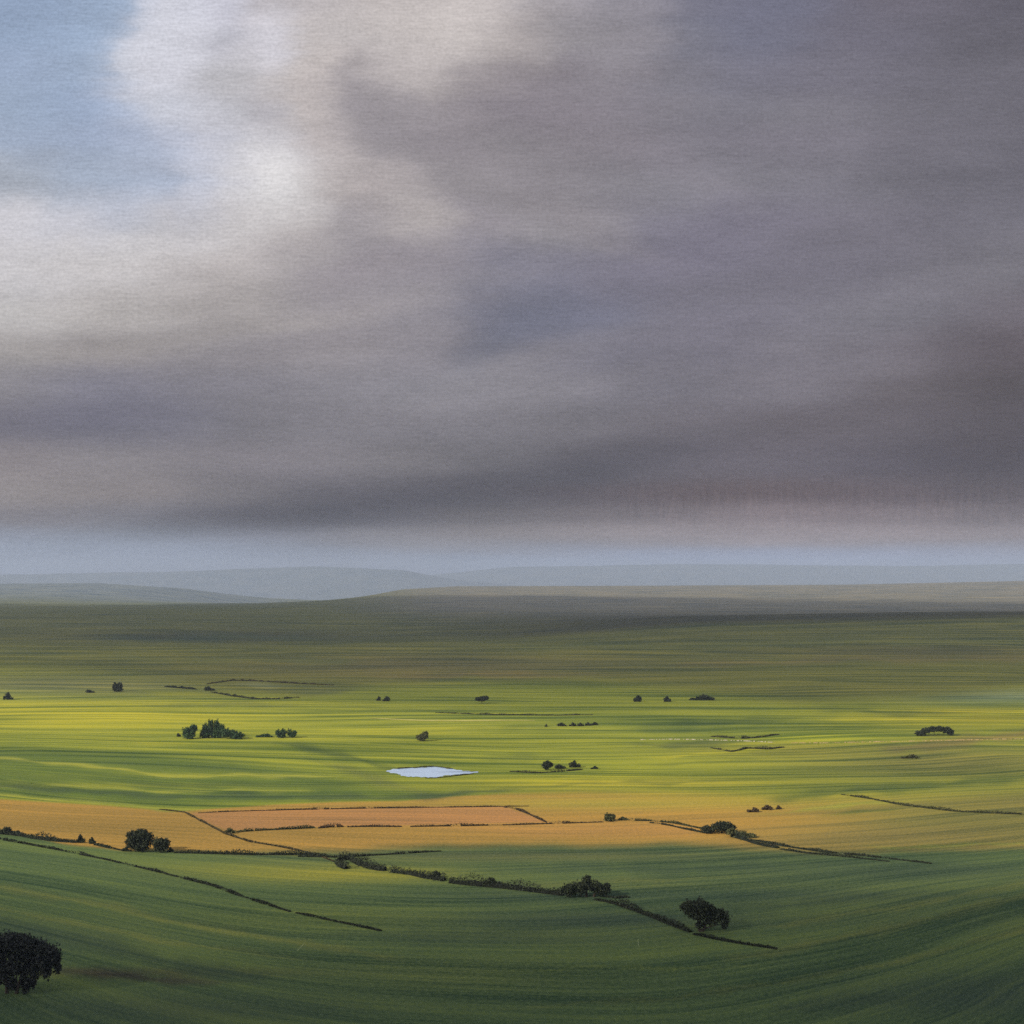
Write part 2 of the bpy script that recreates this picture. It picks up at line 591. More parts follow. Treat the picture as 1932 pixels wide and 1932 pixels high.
    # long strips: mown swaths, and painted lit streaks, shady bands and a tree shadow
    def strip(pts, w, c, k):
        d = np.full(len(px), 1e9)
        tt = np.zeros(len(px))
        nseg = len(pts) - 1
        for a in range(nseg):
            (x0, y0), (x1, y1) = pts[a], pts[a + 1]
            t = np.clip((px - x0) / (x1 - x0), 0, 1)
            off = np.abs(row + .5 * wob - (y0 + (y1 - y0) * t)) + 1e3 * ((px < x0 - 1) & (a > 0)) + 1e3 * ((px > x1 + 1) & (a < nseg - 1))
            better = off < d
            d = np.where(better, off, d)
            tt = np.where(better, (a + t) / nseg, tt)
        out = np.maximum(pts[0][0] - px, px - pts[-1][0]) / 60
        tap = np.sin(np.pi * np.clip(tt, .04, .96)) ** .6 if pts[0][0] > 5 and pts[-1][0] < 1925 else np.ones(len(px))
        ragged = 1 + .35 * np.sin(px / 29 + w) + .25 * np.sin(px / 11 + 2 * w)
        ww = w * np.maximum(tap * ragged, .12)
        lay(np.exp(-(d / ww) ** 2) * k * tap * (1 - sstep(0, 1, out)), c)
    DK, DG, YL, LT, OL, BR = (.055, .082, .022), (.036, .056, .030), (.240, .235, .022), (.180, .195, .034), (.098, .112, .034), (.150, .118, .040)
    for pts, w, c, k in (
            ([(500, 1398), (560, 1408), (720, 1445), (850, 1462)], 6, DK, .7), ([(560, 1425), (700, 1468), (850, 1508)], 9, OL, .6), ([(170, 1440), (420, 1450), (600, 1476)], 6, DK, .7),
            ([(-5, 1462), (300, 1478), (620, 1487)], 5, DK, .7), ([(-5, 1486), (300, 1500), (680, 1506)], 5, DG, .6), ([(-5, 1432), (150, 1444), (330, 1462), (600, 1466)], 2.6, LT, .9),
            ([(-5, 1476), (240, 1489), (560, 1494)], 2.4, LT, .7), ([(-5, 1503), (200, 1514), (330, 1526)], 2.6, LT, .9), ([(100, 1392), (400, 1402)], 4, YL, .6),
            ([(660, 1508), (820, 1499), (1010, 1487)], 5, DG, .75), ([(980, 1486), (1200, 1477), (1420, 1470)], 3, DK, .6), ([(880, 1474), (1100, 1470), (1330, 1458)], 5, YL, .8),
            ([(1150, 1380), (1300, 1368), (1520, 1352)], 8, DK, .7), ([(1180, 1405), (1300, 1403), (1420, 1398)], 6, DG, .65), ([(1200, 1430), (1340, 1420), (1500, 1410)], 3, YL, .9),
            ([(1180, 1442), (1350, 1436), (1500, 1432)], 3, DK, .5), ([(1600, 1360), (1760, 1354), (1932, 1341)], 3.5, YL, .9), ([(1560, 1369), (1932, 1362)], 3, YL, .6),
            ([(1480, 1334), (1650, 1346), (1800, 1344)], 5, DK, .6), ([(1700, 1412), (1820, 1398), (1932, 1382)], 9, BR, .8), ([(1480, 1505), (1700, 1488), (1932, 1463)], 6, DK, .7),
            ([(1440, 1535), (1600, 1522), (1760, 1506)], 4, LT, .7), ([(1530, 1542), (1640, 1534), (1720, 1522)], 3, DK, .7), ([(1680, 1600), (1932, 1588)], 3, LT, .5),
            ([(600, 1338), (760, 1336), (900, 1339)], 3, DK, .4), ([(820, 1376), (1000, 1372), (1060, 1374)], 4, DK, .4), ([(880, 1432), (1100, 1428)], 6, DK, .5),
            ([(250, 1326), (600, 1334)], 4, OL, .5), ([(480, 1302), (600, 1306), (700, 1302)], 6, OL, .9), ([(430, 1293), (560, 1296)], 3.5, (.19, .19, .075), .9), ([(250, 1300), (330, 1305), (420, 1310)], 3, YL, .7),
            ([(1400, 1806), (1650, 1760), (1932, 1688)], 7, OL, .7), ([(1480, 1745), (1700, 1712), (1932, 1664)], 5, OL, .6), ([(1380, 1866), (1650, 1826), (1930, 1752)], 5, OL, .55),
            ([(960, 1904), (1250, 1884), (1520, 1846)], 5, OL, .6), ([(-5, 1676), (200, 1708), (420, 1756), (720, 1806)], 6, OL, .7), ([(-5, 1716), (300, 1772), (560, 1810)], 4, OL, .5),
            ([(-5, 1742), (220, 1790), (470, 1846)], 13, DG, .8), ([(80, 1828), (250, 1842), (450, 1856)], 8, (.042, .034, .024), .8), ([(960, 1672), (1150, 1664), (1420, 1650)], 4, OL, .7),  # the brown one paints the broad tree's shadow
            ([(860, 1640), (1200, 1640), (1700, 1628)], 9, DG, .6), ([(1150, 1712), (1500, 1706), (1800, 1680)], 10, DG, .7), ([(600, 1766), (900, 1762), (1200, 1738)], 12, DG, .6),
            ([(1500, 1900), (1750, 1880), (1932, 1840)], 16, DG, .7), ([(950, 1832), (1200, 1826), (1450, 1822)], 3, LT, .35), ([(100, 1206), (400, 1203), (660, 1207)], 7, DG, .7),
            ([(650, 1276), (900, 1272), (1150, 1276)], 6, BR, .7), ([(1000, 1222), (1400, 1216), (1932, 1208)], 5, OL, .6), ([(-5, 1232), (300, 1242), (640, 1250)], 6, OL, .6), ([(1300, 1252), (1932, 1240)], 5, BR, .5)):
        strip(pts, w, c, k)
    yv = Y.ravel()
    lay(sstep(2550, 4200, yv) * sstep(560, 900, px), (.155, .142, .108))  # greyed far plateau: haze put into the land colour
    lay(sstep(3600, 6800, yv) * (1 - sstep(420, 700, px)), (.130, .150, .160))  # left hill made bluer, painted haze as well

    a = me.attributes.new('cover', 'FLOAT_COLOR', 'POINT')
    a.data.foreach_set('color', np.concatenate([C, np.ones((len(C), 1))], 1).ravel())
    a = me.attributes.new('calm', 'FLOAT', 'POINT')
    a.data.foreach_set('value', 1 - .6 * m_gold)
    # growth direction of the grass: along the contours of the bowl
    kx = .0046 * (330.0 / np.maximum(Y, 330)) ** 2.5
    S = Y - kx * np.clip(X, -260, 260) ** 2
    # the swaths wander with the lie of the land
    nr = np.clip(Y / 330, 1, 6)
    S = S + nr * .55 * (5.5 * np.sin(X / (47 * nr) + Y / 61 + 1.3) + 3.5 * np.sin(X / (23 * nr) - Y / 43 + .4) + 1.6 * np.sin(X / (11 * nr) + Y / 29) + 7 * np.sin(X / (120 * nr) - Y / 90 + 2))
    a = me.attributes.new('grain', 'FLOAT_VECTOR', 'POINT')
    a.data.foreach_set('vector', np.stack([X, S, np.zeros_like(X)], -1).reshape(-1, 3).ravel())

    o = bpy.data.objects.new('ground', me)
    col.objects.link(o)
    structure(o)

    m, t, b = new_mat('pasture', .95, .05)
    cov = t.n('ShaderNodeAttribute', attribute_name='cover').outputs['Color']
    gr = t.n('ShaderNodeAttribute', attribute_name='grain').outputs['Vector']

    def strk(sx, sy, scale, detail, seed):
        mp = t.n('ShaderNodeMapping', ins={'Vector': gr, 'Scale': (sx, sy, 1), 'Location': (seed, seed * 2.3, 0)})
        return t.noise(mp.outputs[0], scale, detail, .6, .3)
    fine = strk(.020, .62, 1.0, 4, 3.1)          # swaths 1-2 m wide, tens of metres long
    thin = strk(.0065, .26, 1.0, 4, 7.7)
    mid = strk(.0040, .085, 1.0, 4, 11.0)
    wide = strk(.0022, .024, 1.0, 4, 23.0)
    patch = strk(.006, .011, 1.0, 3, 57.0)
    grainy = strk(.9, .6, 1.0, 3, 41.0)
    dist = t.n('ShaderNodeSeparateXYZ', ins={0: gr}).outputs[1]
    near = t.rng(dist, 380, 900, 1, .2)
    far = t.rng(dist, 300, 700, .45, 1)
    calm = t.n('ShaderNodeAttribute', attribute_name='calm').outputs['Fac']     # stubble and plough are evener than grass

    def amp(tex, a, m=None):
        q = t.math('MULTIPLY', t.math('SUBTRACT', tex, .5), a)
        return t.math('MULTIPLY', q, m) if m is not None else q
    v = amp(fine, 1.7, near)
    v = t.math('ADD', v, amp(thin, 3.2, far))
    v = t.math('ADD', v, amp(mid, 3.9, far))
    v = t.math('ADD', v, amp(wide, 2.8))
    v = t.math('ADD', v, amp(patch, 2.0))
    v = t.math('MULTIPLY', v, calm)
    v = t.math('ADD', v, amp(grainy, 1.8, near))
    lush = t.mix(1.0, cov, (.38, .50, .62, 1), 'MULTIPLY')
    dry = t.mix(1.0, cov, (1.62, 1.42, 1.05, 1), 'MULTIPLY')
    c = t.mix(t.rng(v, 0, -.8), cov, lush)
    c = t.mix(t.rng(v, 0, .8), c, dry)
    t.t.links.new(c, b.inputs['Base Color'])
    bp = t.n('ShaderNodeBump', ins={'Strength': .35, 'Distance': .5, 'Height': t.math('ADD', fine, t.math('MULTIPLY', grainy, .5))})
    t.t.links.new(bp.outputs[0], b.inputs['Normal'])
    me.materials.append(m)


build_ground()


# ------------------------------------------------------------------------------- far blue hills
def far_range(pts, D, depth, mat):
    xs = np.linspace(-.62 * D, .62 * D, 260)
    top = tprof(pts, D, xs)
    r = np.random.default_rng(int(D))
    top = top + 2.5 * np.sin(xs / 310 + 1) + 1.5 * np.sin(xs / 127)
    V, F = [], []
    prof = [(-1, 0), (-.7, .22), (-.4, .6), (-.15, .92), (0, 1), (.2, .9), (.6, .45), (1, 0)]
    for i, x in enumerate(xs):
        for a, bb in prof:
            V.append((x + depth * .1 * math.sin(x / 900) * a, D + a * depth, -260 + (top[i] + 260) * bb))
        if i:
            for k in range(len(prof) - 1):
                q = (i - 1) * len(prof) + k
                F.append((q, q + len(prof), q + len(prof) + 1, q + 1))
    o = mesh_obj('hills', V, F, [mat], smooth=True)
    return structure(o)


M_HILL = plain_noise_mat('far_hill', (.06, .075, .075), (.11, .115, .10), .004)
far_range([(-900, 1090), (0, 1084), (340, 1078), (600, 1068), (760, 1076), (850, 1092), (1000, 1108), (1932, 1112), (2900, 1112)], 19500.0, 2000.0, M_HILL)
far_range([(-900, 1100), (500, 1106), (640, 1108), (720, 1100), (820, 1084), (960, 1070), (1300, 1064), (1700, 1068), (1932, 1064), (2900, 1068)], 23500.0, 2200.0, M_HILL)


# ------------------------------------------------------------------------------------------ pond
def build_pond():
    out = [(728, 1455), (755, 1450), (790, 1449), (820, 1447), (850, 1451), (880, 1455), (905, 1456.5), (880, 1460), (845, 1463), (818, 1467), (790, 1466), (765, 1465), (748, 1460)]
    P = np.array([ground_at(*p) for p in out])
    k = len(P)
    V = []
    for i in range(k):
        for j in range(6):
            t = j / 6
            p0, p1, p2, p3 = P[i - 1], P[i], P[(i + 1) % k], P[(i + 2) % k]
            q = .5 * ((2 * p1) + (-p0 + p2) * t + (2 * p0 - 5 * p1 + 4 * p2 - p3) * t * t + (-p0 + 3 * p1 - 3 * p2 + p3) * t ** 3)
            V.append((q[0] + .6 * math.sin(i * 6 + j), q[1] + 1.2 * math.sin((i * 6 + j) * 2.1), 0))
    V = np.array(V)
    zz = float(np.max(height(V[:, 0], V[:, 1]))) + .08
    V[:, 2] = zz
    n = len(V)
    c = V.mean(0)
    verts = [tuple(c)] + [tuple(v) for v in V]
    m, t, b = new_mat('pond_water', .12, .5)
    tc = t.n('ShaderNodeTexCoord')
    rip = t.noise(tc.outputs['Object'], .25, 3)
    t.t.links.new(t.mix(rip, (.38, .50, .68, 1), (.50, .62, .80, 1)), b.inputs['Base Color'])
    bp = t.n('ShaderNodeBump', ins={'Strength': .25, 'Distance': .1, 'Height': t.noise(tc.outputs['Object'], 2.0, 3)})
    t.t.links.new(bp.outputs[0], b.inputs['Normal'])
    structure(mesh_obj('water', verts, [(0, i + 1, (i + 1) % n + 1) for i in range(n)], [m]))


build_pond()

R_ = 'reeds round the pond'
# ------------------------------------------------------------------------------- trees and bushes
T = 'trees in the valley'
B = 'bushes dotted over the pasture'
G = 'trees of the green grove'

# cut by the picture's edge
plant('broad_tree', 'big dark broad tree with drooping boughs, cut off by the left picture edge', 'tree', 22, 1874,
      [(-34, 76, 34, 24), (-6, 88, 24, 18), (20, 82, 22, 19), (40, 74, 22, 21), (56, 66, 20, 22), (72, 64, 14, 20), (80, 48, 6, 15), (60, 40, 9, 16), (34, 44, 17, 20), (8, 52, 22, 22), (-14, 36, 16, 22), (24, 18, 9, 17), (38, 20, 6, 14), (-34, 44, 24, 24), (2, 16, 9, 12)],
      M_NAVY, T, stems=((-8, -3), (8, 14)), trunk_r=3, leaf=.34, dens=.7)
# by the hedgerow
plant('spreading_tree', 'dark lopsided tree alone in the shaded pasture at the lower end of the long hedgerow', 'tree', 1320, 1757,
      [(-20, 44, 17, 12), (0, 47, 20, 13), (14, 40, 16, 11), (-4, 30, 20, 9), (30, 32, 16, 10), (44, 26, 12, 14), (22, 18, 16, 7), (46, 12, 6, 8), (0, 12, 10, 6)],
      M_DARK, T, stems=((0, 2), (4, 12)), trunk_r=3, dens=.6)
plant('spreading_tree', 'dark peaked tree growing out of the long hedgerow at mid picture', 'tree', 1106, 1692,
      [(-32, 14, 14, 12), (-14, 16, 14, 12), (1, 24, 12, 12), (2, 34, 6, 6), (18, 18, 14, 12), (32, 12, 12, 11), (40, 18, 6, 8)],
      M_DARK, T, stems=((0, 1), (14, 6)), trunk_r=2.4, dens=.65)
plant('round_tree', 'larger of two round dark trees beside the golden field', 'tree', 262, 1606,
      [(-8, 26, 14, 11), (4, 31, 13, 9), (12, 22, 14, 12), (-10, 14, 14, 10), (4, 10, 16, 9)], M_DARK, T, stems=((0, 2),), trunk_r=2.6)
plant('round_tree', 'smaller of two round dark trees beside the golden field', 'tree', 303, 1608,
      [(-4, 17, 11, 9), (6, 16, 10, 9), (0, 9, 13, 7)], M_DARK, T, trunk_r=2.0)
plant('round_tree', 'dark tree in the hedge at the right of the golden field', 'tree', 1362, 1572,
      [(-26, 7, 13, 7), (-8, 12, 12, 8), (4, 14, 12, 8), (14, 9, 12, 8)], M_DARK, T, trunk_r=2)
plant('feathery_tree', 'grey green feathery bush overhanging the hedge right beside the dark tree', 'bush', 1392, 1580,
      [(-10, 9, 12, 7), (6, 5, 14, 6), (24, 3, 12, 5)], M_OLIVE, T, dens=.7)
plant('round_tree', 'small olive round tree at the join of hedge and field line between two stubble strips', 'tree', 1150, 1549,
      [(-3, 8, 7, 6), (4, 7, 7, 6), (0, 4, 9, 5)], M_OLIVE, T)
plant('lone_tree', 'lone tree in open yellow pasture directly above the pond', 'tree', 797, 1398,
      [(-5, 7, 7, 5), (4, 10, 7, 7), (7, 14, 4, 4), (-1, 5, 8, 5)], M_OLIVE, T)
plant('lone_tree', 'ragged dark tree standing on the dark line right of the pond', 'tree', 1033, 1453,
      [(-4, 9, 6, 6), (5, 10, 6, 5), (0, 13, 6, 5), (-2, 5, 5, 4)], M_DARK, T)
plant('lone_tree', 'leaning dark tree with thin trunk at the far edge of the lit pasture, mid picture', 'tree', 909, 1327,
      [(-7, 8, 5, 4), (1, 9, 7, 5), (8, 10, 5, 4)], M_DARK, T, stems=((0, -2),))
plant('lone_tree', 'tallest dark tree on the pale far pasture at the upper left', 'tree', 222, 1305,
      [(-5, 9, 5, 7), (4, 10, 5, 7), (0, 4, 8, 4)], M_DARK, T)

# green grove
plant('grove_tree', 'green tree at the left end of the grove, leaning outward', 'tree', 358, 1394, [(-6, 12, 8, 9), (4, 16, 7, 9), (9, 20, 5, 6), (0, 6, 10, 6)], M_GREEN, G, stems=((-2, 6), (3, 5)))
plant('grove_tree', 'tallest feathery green tree of the grove, with upright plumes', 'tree', 401, 1392, [(-14, 14, 6, 12), (-4, 19, 6, 14), (7, 20, 6, 13), (17, 15, 6, 10), (-12, 7, 11, 7), (8, 7, 13, 7)], M_GREEN, G, stems=((-6, -4), (6, 3)))
plant('grove_tree', 'low wide green tree on the sloping right shoulder of the grove', 'tree', 440, 1394, [(-14, 11, 9, 8), (-2, 9, 10, 7), (10, 6, 11, 6), (4, 3, 10, 4)], M_GREEN, G)
bush('low dark green scrub joining the grove to the small trees at its right end', 498, 1391, 36, 7, M_GREEN, G)
plant('grove_tree', 'small bushy green tree near the right end of the grove', 'tree', 530, 1392, [(-5, 9, 6, 6), (4, 10, 6, 6), (0, 4, 8, 4)], M_GREEN, G)
plant('grove_tree', 'last small green tree with open crown at the right end of the grove', 'tree', 549, 1392, [(-3, 9, 5, 7), (6, 8, 5, 6), (3, 4, 6, 3)], M_GREEN, G, dens=.7)
bush('tiny dark bush standing just off the left end of the green grove', 337, 1390, 8, 7, M_DARK, B)

bush('dark bush at the left picture edge on the pale far pasture', 15, 1320, 20, 14, M_DARK, B)
bush('tiny flat dark shrub just left of the tall tree on the pale far pasture', 171, 1307, 18, 6, M_DARK, B)
bush('low dark bush on the curved bank in the far pasture', 396, 1303, 24, 8, M_DARK, B)
bush('left and smaller of a pair of dark bushes in the far lit pasture', 714, 1322, 8, 9, M_DARK, B)
bush('right and larger of a pair of dark bushes in the far lit pasture', 728, 1323, 14, 10, M_DARK, B)
bush('round dark bush at the left of the far row under the brown moor', 1203, 1324, 17, 14, M_DARK, B)
bush('leaning dark bush between the round bush and the long thicket under the brown moor', 1259, 1324, 16, 11, M_DARK, B)
bush('long low dark thicket at the right of the far row under the brown moor', 1324, 1321, 54, 11, M_DARK, B, name='thicket', cat='thicket')
bush('tiny dark speck of a bush left of the dashed row of bushes', 1030, 1371, 6, 5, M_DARK, B)
bush('slanting first bush of the dashed row in the pasture', 1060, 1370, 22, 7, M_DARK, B)
bush('second low bush of the dashed row in the pasture', 1081, 1370, 15, 7, M_DARK, B)
bush('third low bush of the dashed row in the pasture', 1096, 1370, 14, 7, M_DARK, B)
bush('fourth low bush of the dashed row in the pasture', 1109, 1369, 13, 7, M_DARK, B)
bush('last and thinnest bush of the dashed row in the pasture', 1122, 1368, 14, 6, M_DARK, B)
bush('flat shrub between the ragged tree and the leaning shrub right of the pond', 1057, 1450, 22, 9, M_DARK, B)
bush('leaning upswept shrub right of the ragged tree near the pond', 1085, 1448, 24, 14, M_DARK, B)
bush('smallest dark shrub at the right end of the row beyond the pond', 1121, 1451, 14, 6, M_DARK, B)
plant('thicket', 'arched dark thicket with pale green heart on the lit rise at the right', 'thicket', 1764, 1388,
      [(-26, 4, 9, 5), (-16, 9, 9, 5), (-4, 12, 9, 5), (8, 12, 9, 5), (22, 10, 8, 6), (28, 6, 6, 5)], M_DARK, B, seed=77)
bush('faint green scrub patch below the arched thicket', 1716, 1431, 40, 8, M_OLIVE, B, name='scrub', dens=.5)
bush('brown slanting bush at the left of three on the golden rise', 1421, 1532, 24, 9, M_BROWNHEDGE, B)
bush('brown bush in the middle of three on the golden rise', 1447, 1528, 22, 10, M_BROWNHEDGE, B)
bush('small brown bush at the right of three on the golden rise', 1469, 1527, 12, 8, M_BROWNHEDGE, B)
bush('wide dark bush at the left end of the left hedge, beside the picture edge', 16, 1574, 46, 14, M_DARK, B)
bush('rounded bush ending the left hedge, left of a twin', 152, 1590, 18, 15, M_DARK, B)
bush('rounded bush ending the left hedge, right of its twin', 174, 1592, 15, 13, M_DARK, B)
bush('spiky low bush at the foot of the larger round tree', 238, 1606, 18, 8, M_DARK, B)
bush('small spreading bush against the right side of the smaller round tree', 322, 1608, 12, 10, M_DARK, B)
bush('dense dark bush starting the field line at the left corner of the orange field', 434, 1572, 24, 11, M_OLIVE, B)
bush('low olive shrub trailing right of the small olive tree', 1176, 1547, 22, 6, M_OLIVE, B)
bush('bushy grey green growth bulging from the hedgerow left of the gap', 820, 1656, 30, 15, M_DARK, B)
bush('tall loose growth bulging from the hedgerow right of the gap', 930, 1673, 44, 19, M_DARK, B)

# ----------------------------------------------------------------------------------------- hedges
hedge('dark hooked hedge end curling beside the farm track', [(655, 1640), (640, 1634), (634, 1627), (645, 1622), (662, 1622)], 9, M_DARK, taper=False)
hedge('short thick dark hedge between the hooked end and the first gap', [(664, 1624), (680, 1632), (697, 1638), (716, 1642), (728, 1643)], 11, M_DARK, taper=False)
hedge('dark hedge between the first and second gap of the hedgerow', [(738, 1645), (775, 1650), (800, 1656), (840, 1662)], 10, M_DARK, taper=False)
hedge('thick dark hedge running down to the peaked tree', [(846, 1665), (890, 1670), (945, 1675), (1000, 1681), (1065, 1690)], 11, M_DARK, taper=False)
hedge('ragged dim hedge running down from the peaked tree to the lopsided tree', [(1120, 1697), (1160, 1705), (1200, 1719), (1250, 1738), (1305, 1760)], 8, ragged=.7)
hedge('thin low hedge trailing away below the lopsided tree', [(1305, 1762), (1350, 1772), (1400, 1781), (1470, 1791)], 4, taper=True)
hedge('thin dark twig of a hedge leaving the peaked tree to the right', [(1140, 1692), (1165, 1695), (1186, 1693)], 2.5)
hedge('long dark hedge crossing the shaded pasture at the lower left', [(-60, 1572), (0, 1584), (110, 1604), (200, 1622), (290, 1643), (400, 1671), (460, 1693), (550, 1721)], 2.8, wide=1.4, ragged=.85)
hedge('thin dark tail of the lower left hedge fading into the pasture', [(556, 1722), (650, 1742), (722, 1757)], 2.5)
hedge('ragged dark hedge under the golden field at the left picture edge', [(-40, 1568), (36, 1577), (70, 1583), (110, 1588), (146, 1590)], 8, M_DARK)
hedge('low dark hedge running right from the two round trees', [(326, 1609), (400, 1611), (480, 1613), (560, 1613), (620, 1614)], 5, M_DARK)
hedge('thin hedge above the hooked end, running right under the golden field', [(560, 1616), (640, 1618), (740, 1612), (835, 1606)], 3)
hedge('short dark hedge left of the two round trees', [(178, 1594), (205, 1600), (232, 1605)], 3)
hedge('thin brown hedge along the top of the orange field', [(372, 1534), (440, 1531), (555, 1528), (700, 1525), (860, 1523), (1000, 1521)], 1.87, M_BROWNHEDGE, ragged=.8)
hedge('olive hedge along the lower left of the orange field', [(444, 1570), (490, 1567), (560, 1564), (596, 1562)], 5, M_OLIVE)
hedge('dark brown hedge stub along the bottom of the orange field', [(600, 1563), (620, 1561), (648, 1560)], 3.12, M_BROWNHEDGE, ragged=.8)
hedge('dark brown hedge between two gaps along the bottom of the orange field', [(655, 1560.5), (700, 1560), (758, 1560)], 3.51, M_BROWNHEDGE, ragged=.8)
hedge('long brown hedge from the orange field towards the small olive tree', [(772, 1560), (900, 1558), (985, 1556), (1080, 1553), (1140, 1551)], 2.65, M_BROWNHEDGE, ragged=.8)
hedge('brown hedge slanting down the right end of the orange field', [(950, 1523), (975, 1527), (1000, 1537), (1032, 1552)], 2.03, M_BROWNHEDGE, ragged=.8)
hedge('olive hedge from the small olive tree to the dark tree, upper of two', [(1170, 1548), (1230, 1549), (1270, 1553), (1330, 1565)], 3, M_OLIVE)
hedge('dark hedge from the golden strip to the dark tree, lower of two', [(1225, 1552), (1265, 1558), (1300, 1566), (1336, 1573)], 3, M_HEDGE)
hedge('bushy hedge trailing down to the right of the dark tree', [(1380, 1578), (1410, 1587), (1432, 1594), (1470, 1601)], 6, M_HEDGE, ragged=.7)
hedge('upper of two thin hedges along the lane at the right', [(1420, 1585), (1480, 1597), (1560, 1609), (1640, 1616), (1760, 1630)], 3, M_HEDGE)
hedge('lower of two thin hedges along the lane at the right', [(1470, 1602), (1520, 1610), (1600, 1617), (1680, 1626)], 2.4, M_HEDGE)
hedge('long thin hedge across the olive slope at the right picture edge', [(1585, 1499), (1640, 1507), (1700, 1519), (1800, 1531), (1932, 1537), (2000, 1539)], 3, M_OLIVE)
hedge('thin hedge curving from pasture to hooked hedge across the golden field', [(300, 1527), (350, 1533), (376, 1547), (425, 1573), (470, 1588), (530, 1598), (590, 1610), (632, 1626)], 2.0, M_DRYHEDGE)
hedge('dark curved hedge along the foot of the far bank', [(398, 1306), (440, 1314), (480, 1319), (530, 1319), (565, 1316)], 2.4, M_OLIVE)
hedge('thin dark hedge at the left of the far bank', [(310, 1296), (345, 1299), (372, 1301)], 2.4)
hedge('faint dark hedge along the crest of the far bank', [(390, 1291), (440, 1284), (480, 1285), (560, 1290), (630, 1293)], 1.8, M_DRYHEDGE)
hedge('long faint dark hedge under the leaning tree in the far pasture', [(820, 1345), (930, 1349), (1050, 1350), (1120, 1349)], 2, M_OLIVE)
hedge('dark hedge under the ragged tree right of the pond', [(960, 1456), (1010, 1459), (1060, 1456), (1100, 1452)], 2.6, M_OLIVE)
hedge('dark hedge running along the shaded bank beside the pale stones', [(1340, 1390), (1400, 1394), (1428, 1392), (1470, 1386)], 3, M_OLIVE)
hedge('dark wavy hedge below the pale stones', [(1340, 1411), (1380, 1419), (1410, 1412), (1450, 1414), (1480, 1410)], 3, M_OLIVE)

hedge('dark reedy fringe along the far bank of the pond', [(748, 1451), (775, 1449), (820, 1446.5), (855, 1451)], 2, M_OLIVE, group=R_, name='reed_bed', cat='reeds')
hedge('dark reedy fringe along the near bank of the pond', [(800, 1468), (820, 1468.5), (850, 1465), (895, 1460)], 1.1, M_OLIVE, group=R_, name='reed_bed', cat='reeds')
stone_line('low broken line of pale stones across the green pasture', [(1205, 1396), (1260, 1395), (1330, 1396), (1400, 1398), (1460, 1401)], 2.4, M_STONE, .45, group='stone walls in the far pasture')
stone_line('low tawny stone line across the lit rise under the arched thicket', [(1490, 1402), (1560, 1402), (1650, 1400), (1760, 1398), (1880, 1395), (1990, 1394)], 2.4, M_RUST, .3, group='stone walls in the far pasture')
path_strip([(700, 1355), (780, 1359), (860, 1360), (960, 1359), (1010, 1360)], 6, M_TRACK)


def stalk(label, px, row, lean, h):
    P = ground_at(px, row)
    m = math.hypot(P[0], P[1]) / (PHOTO * FOC)
    parts = [tube((0, 0, -.1), (lean * m, 0, h * m), .06, .03, sides=5, bend=.06, r=rng)]
    V, F = join(parts)
    o = mesh_obj('dry_stalk', V, F, [M_STALK], loc=P)
    tag(o, label, 'stalk', 'dry stalks in the pasture')


stalk('slanting pale dry stalk in the green pasture below the left hedge', 560, 1794, 14, 14)
stalk('upright pale dry stalk in the green pasture below the ragged hedge', 1206, 1786, -2, 14)


# ---------------------------------------------------------------------------- clouds added out of view for shade
def shade_cloud(cx, cy, rx, ry, rz, seed, dens, alt=1100.0, sub=5):
    """an unseen volume added so its shadow falls about the ground point (cx, cy)"""
    k = alt / TO_SUN.z
    c = Vector((cx, cy, 0)) + TO_SUN * k
    r = np.random.default_rng(seed)
    import bmesh
    bm = bmesh.new()
    bmesh.ops.create_icosphere(bm, subdivisions=sub, radius=1)
    W = [(r.normal(size=3) * s, r.uniform(0, 6.28), a) for s, a in ((2, .16), (2.6, .13), (4.5, .08), (5.5, .07), (9, .04), (11, .035), (17, .02), (19, .02))]
    for v in bm.verts:
        p = np.array(v.co)
        q = 1 + sum(a * math.sin(float(p @ w) + ph) for w, ph, a in W)
        x, y, z = p * q
        if z < 0:
            z *= .45
        v.co = (x * rx, y * ry, z * rz)
    me = bpy.data.meshes.new('shade_cloud')
    bm.to_mesh(me)
    bm.free()
    me.polygons.foreach_set('use_smooth', np.ones(len(me.polygons), bool))
    m = bpy.data.materials.new('cloud_vapour')
    m.use_nodes = True
    nt = m.node_tree
    nt.nodes.clear()
    out = nt.nodes.new('ShaderNodeOutputMaterial')
    vs = nt.nodes.new('ShaderNodeVolumePrincipled')
    vs.inputs['Density Attribute'].default_value = ''
    vs.inputs['Color'].default_value = (.80, .81, .83, 1)
    vs.inputs['Density'].default_value = dens
    nt.links.new(vs.outputs[0], out.inputs['Volume'])
    me.materials.append(m)
    o = bpy.data.objects.new('shade_cloud', me)
    o.location = c
    col.objects.link(o)
    o['kind'] = 'structure'
    return o


shade_cloud(60, -300, 1500, 790, 190, 3, .0080)                      # shade over the near pasture
shade_cloud(520, 600, 260, 130, 60, 14, .007)                         # a thin one added to dim the right of the valley
shade_cloud(-150, 3450, 3000, 1900, 240, 8, .0035, alt=2000.0)        # a thinner one added to shade the moor

